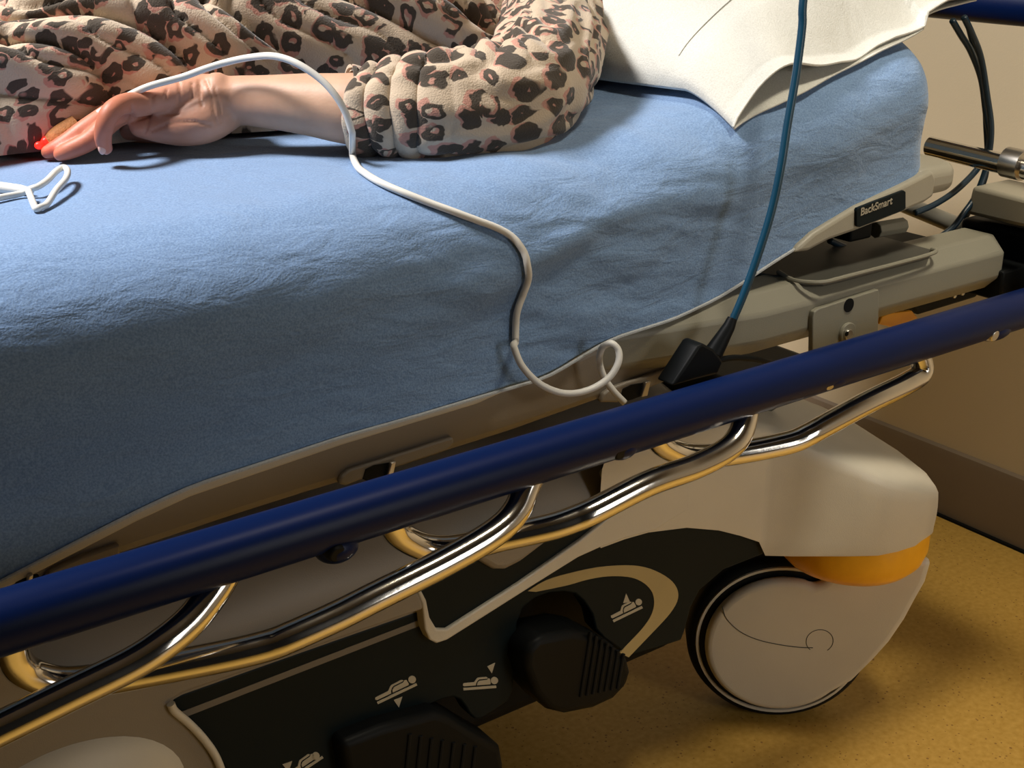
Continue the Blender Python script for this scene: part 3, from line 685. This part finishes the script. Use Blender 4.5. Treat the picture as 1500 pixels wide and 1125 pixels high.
# palm and wrist creases pressed into the skin
def seg_d(p, a, b):
    ab = b-a; t = max(0, min(1, (p-a).dot(ab)/ab.length_squared)); return (p-(a+ab*t)).length
def proj(p):
    d = p-CAM; z = d.dot(FW); return Vector((750+F*d.dot(RT)/z, 562.5-F*d.dot(UP)/z))
CR = [[(303, 118), (309, 135), (312, 158), (318, 182)], [(314, 128), (320, 150), (325, 178)], [(170, 188), (200, 176), (225, 168), (262, 166)], [(212, 196), (217, 180), (222, 160), (224, 138)],
      [(222, 192), (250, 180), (285, 178), (308, 184)], [(190, 178), (194, 168), (193, 155)], [(262, 120), (264, 135), (262, 150)], [(281, 122), (282, 142)], [(244, 132), (243, 144)], [(292, 118), (294, 140), (296, 155)]]
CR = [[Vector(c) for c in l] for l in CR]
nrm = [v.normal.copy() for v in me2.vertices]
for v, nn in zip(me2.vertices, nrm):
    p = v.co
    if p.x > .50 or (p-CAM).dot(nn) > 0: continue
    q = proj(p)
    if not (160 < q.x < 335): continue
    dep = 0
    for l in CR:
        for a, b in zip(l, l[1:]): dep = max(dep, math.exp(-(seg_d(q, a, b)/1.7)**2))
    v.co = p - nn*dep*.0014
body = link('body', me2, M['skin'], PE, label='bare forearm and hand, palm towards the mattress')
# nail of the little finger
bm = bmesh.new(); ball(bm, P(149.5, 217.5, Y=1.094), 1, (.0034, .0026, .0052)); fin('fingernail', bm, M['nail'], body)
bm = bmesh.new(); ball(bm, Vector((1.085, 1.245, .962)), 1, (.085, .079, .085)); ball(bm, Vector((1.06, 1.245, .90)), 1, (.09, .082, .05))
for k in range(26):
    a = k/25*PI; y = 1.245+.075*math.cos(a); chain3(bm, [(1.15, y, .95+.05*math.sin(a), .012), (1.12+.03*random.random(), y*1.0+.02*math.cos(a), .90, .010), (1.0+.05*random.random(), 1.245+.11*math.cos(a), .875, .007)], 8, 3)
fin('hair', bm, M['hair'], PE)

# ---- fleece robe over the trunk: dense folded sheet of cloth
def ridged(t): return 1-abs(2*(t-math.floor(t))-1)
def roll(t):
    q = 2*(t-math.floor(t))-1
    return math.sqrt(max(0, 1-q*q))
bm = bmesh.new(); NU, NV = 420, 260; x0, x1 = -.35, .93; rows = []
lay = bm.loops.layers.uv.verify(); uvd = {}
def near_y(x): return interp([(-.4, 1.19), (.2, 1.172), (.36, 1.168), (.45, 1.165), (.55, 1.14), (.7, 1.12), (.93, 1.13)], x)
def toph(x): return interp([(-.4, .10), (.2, .12), (.33, .118), (.45, .165), (.6, .185), (.75, .175), (.85, .15), (.93, .09)], x)
for i in range(NU+1):
    x = x0+(x1-x0)*i/NU; row = []; yn = near_y(x); yf = 1.49; H = toph(x)
    ez = math.sqrt(max(.02, 1-max(0, (x-.86)/.075)**2)) if x > .86 else 1
    for j in range(NV+1):
        a = PI*j/NV; cy = (yn+yf)/2; ry = (yf-yn)/2
        ca, sa = math.cos(a), math.sin(a)
        cc = math.copysign(abs(ca)**.85, ca); ss = sa**.62
        p = Vector((x, cy-ry*cc, 0)); base = .779
        p.z = base + H*ez*ss
        s = a*.24                                   # distance over the cloth
        n0 = noise.noise(Vector((x*5, s*6, 2)))
        u = (x*1.0+s*.82)*1.0; v = (x-s*.8)
        w1 = u*9.5+1.5*noise.noise(Vector((x*3.2, s*4.5, 5)))
        fold = roll(w1)*.023
        w2 = u*21+1.9*noise.noise(Vector((x*6, s*8, 9)))+v*3
        fold += roll(w2)*.015*(.35+1.3*abs(noise.noise(Vector((x*7, s*7, 1)))))
        fold += .014*noise.noise(Vector((x*9+s*9, v*5, 3)))
        amp = min(1, sa*3.2+.12)
        nn = Vector((noise.noise(Vector((x*8, s*9, 20)))*.4, -ca*.9, max(.1, sa))).normalized()
        p += nn*(fold-.019)*amp
        p.x += .010*noise.noise(Vector((x*10, s*12, 33)))*amp
        zt2 = topz(x)+.0015
        if x < 1.1 and p.z < zt2: p.z = zt2 + .0004*j/NV
        vv = bm.verts.new(p); uvd[vv] = (x*1.0+fold*.6, s*1.0-fold*.5); row.append(vv)
    rows.append(row)
for i in range(NU):
    for j in range(NV):
        f = bm.faces.new((rows[i][j], rows[i+1][j], rows[i+1][j+1], rows[i][j+1]))
        for lp in f.loops: lp[lay].uv = uvd[lp.vert]
ROBE = fin('fleece_robe', bm, M['leopard'], PE, autos=False, label='leopard print fleece robe with deep folds')
# ---- sleeve
c = catmull([(517, 160, 1.022, .0335), (524, 160, 1.02, .0345), (545, 162, 1.01, .038), (575, 160, .998, .040), (610, 158, .985, .0445), (650, 158, .972, .0475), (700, 155, .962, .0495), (745, 142, .958, .0495), (780, 118, .975, .050), (802, 80, 1.02, .050), (812, 35, 1.08, .050), (815, -20, 1.14, .052), (815, -70, 1.19, .055)], 16)
pts = [P(x, y, Y=Y) for x, y, Y, r in c]
def sdisp(s, a):
    n1 = noise.noise(Vector((math.cos(a)*1.4, math.sin(a)*1.4, s*9)))
    g = math.exp(-(s/.075)**4)
    d = .010*g*(roll((s-.004)/.020+.35*n1)-.7) + .0045*noise.noise(Vector((math.cos(a)*2, math.sin(a)*2, s*22+4)))
    e = math.exp(-((s-.13)/.05)**2)
    d += .0055*e*(ridged(s*24+.5*math.sin(a+1)+1.3*n1)**1.4-.5) + .0045*(ridged(s*13+.8*math.sin(a*1.0)+1.6*n1)**1.5-.5)*min(1, s/.08)
    ie = math.exp(-((s-.165)/.045)**2)*max(0, math.cos(a+.5))
    d -= .016*ie*(1-roll(s*42+.9*math.sin(a*1.5)))
    return d
bm = bmesh.new(); rings = tube(bm, pts, [r for *_, r in c], 150, caps=False, disp=sdisp, uv=.27)
for vv in bm.verts:                                   # cloth spreads where it rests on the bed
    if vv.co.x < 1.1:
        zt2 = topz(vv.co.x)+.001
        if vv.co.z < zt2 and vv.co.y > .90: vv.co.z = zt2+(vv.co.z-zt2)*.02
SLV = fin('sleeve', bm, M['leopard'], ROBE, solid=-.003, autos=False)

# ================================================================== PILLOW
PW = thing('pillow', (1.05, 1.15, .83), 'white pillow in an open cotton pillowcase under the raised head end', 'pillow')
bm = bmesh.new(); NA, NB = 150, 170; rows = []
def pil(u, v, side):
    """u 0..1 along X, v 0..1 from the near mouth to the far side"""
    xl = .865-.0*v; xr = 1.235
    y = .846+v*.62; 
    th = .012+.125*(math.sin(PI*min(1, max(0, (v-.02)/.98)))**.6)*(1-math.exp(-v*7)) + .022*math.exp(-(v/.08)**2)*math.exp(-((u-.13)/.15)**2)-.009*math.exp(-(v/.06)**2)/(1+math.exp(-(u-.4)*20))
    th *= 1-.6*math.exp(-(((xl+(xr-xl)*u)-1.06)**2+(y-1.24)**2)/.010)
    e = (1-abs(2*u-1)**2.6)**.55 if 0 < u < 1 else 0
    x = xl+(xr-xl)*u
    x += .02*math.sin(PI*v)*(2*u-1)
    if v < .12: x -= .02*(1-v/.12)*(1-u)*0
    rest = topz(x)+.004
    if v < .10 : rest -= .030*((.10-v)/.10)**1.4*(1-u*.75)
    if x > 1.15: rest = topz(1.15)+.004 + (x-1.15)*.15
    rest += .0035; zlo = rest; zhi = rest+th*e*1.25+.004
    z = zhi if side else zlo + .002*e
    if side:
        n = noise.noise(Vector((x*11, y*9, 2)))*.006+noise.noise(Vector((x*22+y*18, y*8, 5)))*.0035
        fl = ridged((x*.9+y*.55)*8+1.2*noise.noise(Vector((x*4, y*4, 1))))**2*.010*math.exp(-((v-.2)/.18)**2)
        z += (n+fl)*e
    yy = y + (.022*u*(1-v)**4) + .010*noise.noise(Vector((x*14, side*.4, 3)))*(1-v)**6
    return Vector((x, yy, z))
# closed loop around X at every v; the near mouth stays open
for j in range(NB+1):
    v = (j/NB)**1.3; ring = [pil(i/NA, v, 1) for i in range(NA+1)]+[pil(1-i/NA, v, 0) for i in range(1, NA)]
    rows.append([bm.verts.new(p) for p in ring])
for r0, r1 in zip(rows, rows[1:]):
    n = len(r0)
    for k in range(n): bm.faces.new((r0[k], r1[k], r1[(k+1) % n], r0[(k+1) % n]))
bm.faces.new(rows[-1])
fin('pillowcase', bm, M['pillow'], PW, solid=.0016, autos=False)
v = .13; tubeo('pillowcase_seam', [pil(.03+.94*i/90, v, 1)+Vector((0, 0, .0008)) for i in range(91)], .0006, M['pillow'], PW, seg=6)
tubeo('pillowcase_edge', [pil(i/90, 0, 1)+Vector((0, 0, .0002)) for i in range(91)], .0013, M['pillow'], PW, seg=6)

# ================================================================== CABLES
# pulse sensor on the finger with its white lead
OX = thing('pulse_oximeter', P(100, 205, Y=1.16), 'white finger sensor lead looping from the taped fingertip down the mattress side', 'sensor')
q = [P(x, y, Y=Y) for x, y, Y in catmull([(113, 187, 1.165), (133, 173, 1.158), (160, 156, 1.135), (183, 143, 1.115), (217, 127, 1.10), (267, 113, 1.09), (300, 101, 1.08), (333, 91, 1.07), (367, 84, 1.05), (400, 82, 1.02), (433, 92, 1.0), (467, 114, .985), (490, 138, .975), (506, 165, .97), (516, 195, .968)], 8)]
q2 = catmull([(517, 233), (522, 247), (532, 258), (560, 275), (617, 298), (683, 321), (727, 337), (750, 352), (766, 375), (770, 402), (762, 430), (753, 462), (752, 500)], 8)
q += [on(x, y, .0036) for x, y in q2]
e = q[-1]
q += [P(x, y, Y=Y) for x, y, Y in catmull([(752, 506, .818), (764, 535, .812), (790, 562, .806), (825, 576, .80), (860, 572, .796), (890, 555, .793), (905, 533, .792), (906, 514, .795), (895, 503, .80), (882, 510, .808), (878, 530, .812), (885, 553, .81), (898, 572, .806), (915, 590, .80)], 8)]
tubeo('lead', q, .0030, M['white'], OX, seg=12, autos=False, label='white lead')
bm = bmesh.new(); chw = [(114, 185, 1.166, .0112), (100, 194, 1.166, .0114), (86, 203, 1.166, .0108), (76, 210, 1.168, .0095)]
cc = catmull(chw, 6); tube(bm, [P(x, y, Y=Y) for x, y, Y, r in cc], [r for *_, r in cc], 18)
fin('sensor_tape', bm, M['tape'], OX, label='tan tape wrapped round the finger')
bm = bmesh.new(); ball(bm, P(70, 207, Y=1.166), 1, (.0062, .0045, .0045)); ball(bm, P(58, 213, Y=1.164), 1, (.0045, .0035, .0035)); fin('sensor_light', bm, M['red'], OX, label='glowing red sensor light')
l = bpy.data.lights.new('sensor_glow', 'POINT'); l.energy = .005; l.color = (1, .03, .01); l.shadow_soft_size = .005
lo = bpy.data.objects.new('sensor_glow', l); C.objects.link(lo); lo.location = P(60, 206, Y=1.148)

# second white cable end on the sheet at the left
lc = [(-60, 308), (-20, 298), (0, 293), (30, 286), (48, 284), (58, 281), (72, 272), (85, 259), (96, 253), (102, 259), (98, 271), (84, 287), (70, 301), (60, 307), (54, 309), (50, 300), (44, 288)]
hts = [.004, .004, .004, .005, .007, .009, .012, .015, .016, .015, .012, .008, .005, .004, .004, .006, .008]
pts = []
for (x, y), h in zip(lc, hts):
    b0 = on(max(x, -80), y+h*900, .0036); pts.append(Vector((b0.x, b0.y, b0.z+h*.55)) if h > .006 else b0)
pts = [Vector(p) for p in catmull([tuple(p) for p in pts], 6)]
CB = thing('white_cable', pts[0], 'loose white cable bent into a kink on the blue sheet near the fingertips', 'cable')
tubeo('cord', pts, .0026, M['white'], CB, seg=10, autos=False)
g = [on(x, y, .004) for x, y in ((-70, 292), (-30, 283), (0, 282), (30, 285), (46, 288))]
tubeo('plug_sleeve', g, [.005, .005, .0048, .004, .003], M['white'], CB, seg=12, label='white moulded plug')

# blue lead hanging in front of the mattress
BC = thing('blue_cable', P(1045, 515, Y=.79), 'blue lead hanging straight down past the pillow into a black plug', 'cable')
up = [(1.00, 1.45, 1.25), (.99, 1.2, 1.30), (.955, .95, 1.22), (.93, .82, 1.05)]
top = [tuple(P(x, y, Y=Y)) for x, y, Y in [(1179, -20, .80), (1175, 40, .795), (1166, 110, .79), (1154, 180, .786), (1144, 245, .782), (1130, 310, .781), (1110, 375, .782), (1090, 430, .784), (1073, 470, .786)]]
tubeo('cord', [Vector(p) for p in catmull(up+top, 8)], .0037, M['teal'], BC, seg=12, autos=False)
bm = bmesh.new(); tube(bm, [P(1073, 466, Y=.786), P(1068, 478, Y=.786), P(1045, 517, Y=.788)], [.0045, .0056, .0088], 14); fin('strain_relief', bm, M['black'], BC, label='black rubber strain relief')
plate('plug', [(1024, 506), (1030, 503), (1046, 512), (1060, 530), (1052, 548), (1020, 556), (985, 566)], .778, .022, M['black'], BC, bevel=.004, label='black plug body')
tubeo('pigtail', pxpath([(1050, 528, .79), (1075, 524, .79), (1110, 527, .80), (1130, 532, .81)], 6), .003, M['black'], BC, seg=8)

# dark cables hanging behind the pillow
def dcable(name, l, lab, r=.0036):
    pts = pxpath(l, 8); t = thing(name, pts[0], lab, 'cable', 'dark cables behind the pillow'); tubeo('cord', pts, r, M['darkblue'], t, seg=10, autos=False); return t
dcable('dark_cable', [(1395, 30, .90), (1408, 52, .90), (1422, 75, .90), (1437, 115, .90), (1444, 165, .90), (1450, 205, .895), (1437, 240, .89), (1405, 275, .885), (1372, 298, .885), (1340, 312, .89)], 'dark blue cable curving from behind the pillow to the backrest board')
dcable('dark_cable', [(1412, 25, .89), (1424, 50, .89), (1437, 85, .89), (1446, 140, .885), (1452, 190, .88), (1446, 240, .88), (1430, 285, .88), (1412, 312, .88), (1390, 338, .88), (1350, 360, .885), (1300, 368, .885), (1250, 366, .885), (1215, 352, .89)], 'dark blue cable dropping further down and lying on the hinge tray')
dcable('dark_cable', [(1418, 38, .91), (1430, 85, .91), (1441, 130, .91), (1444, 185, .905), (1446, 230, .90), (1443, 262, .90), (1425, 300, .905), (1413, 322, .92)], 'dark blue cable hanging between the other two behind the pillow', .003)
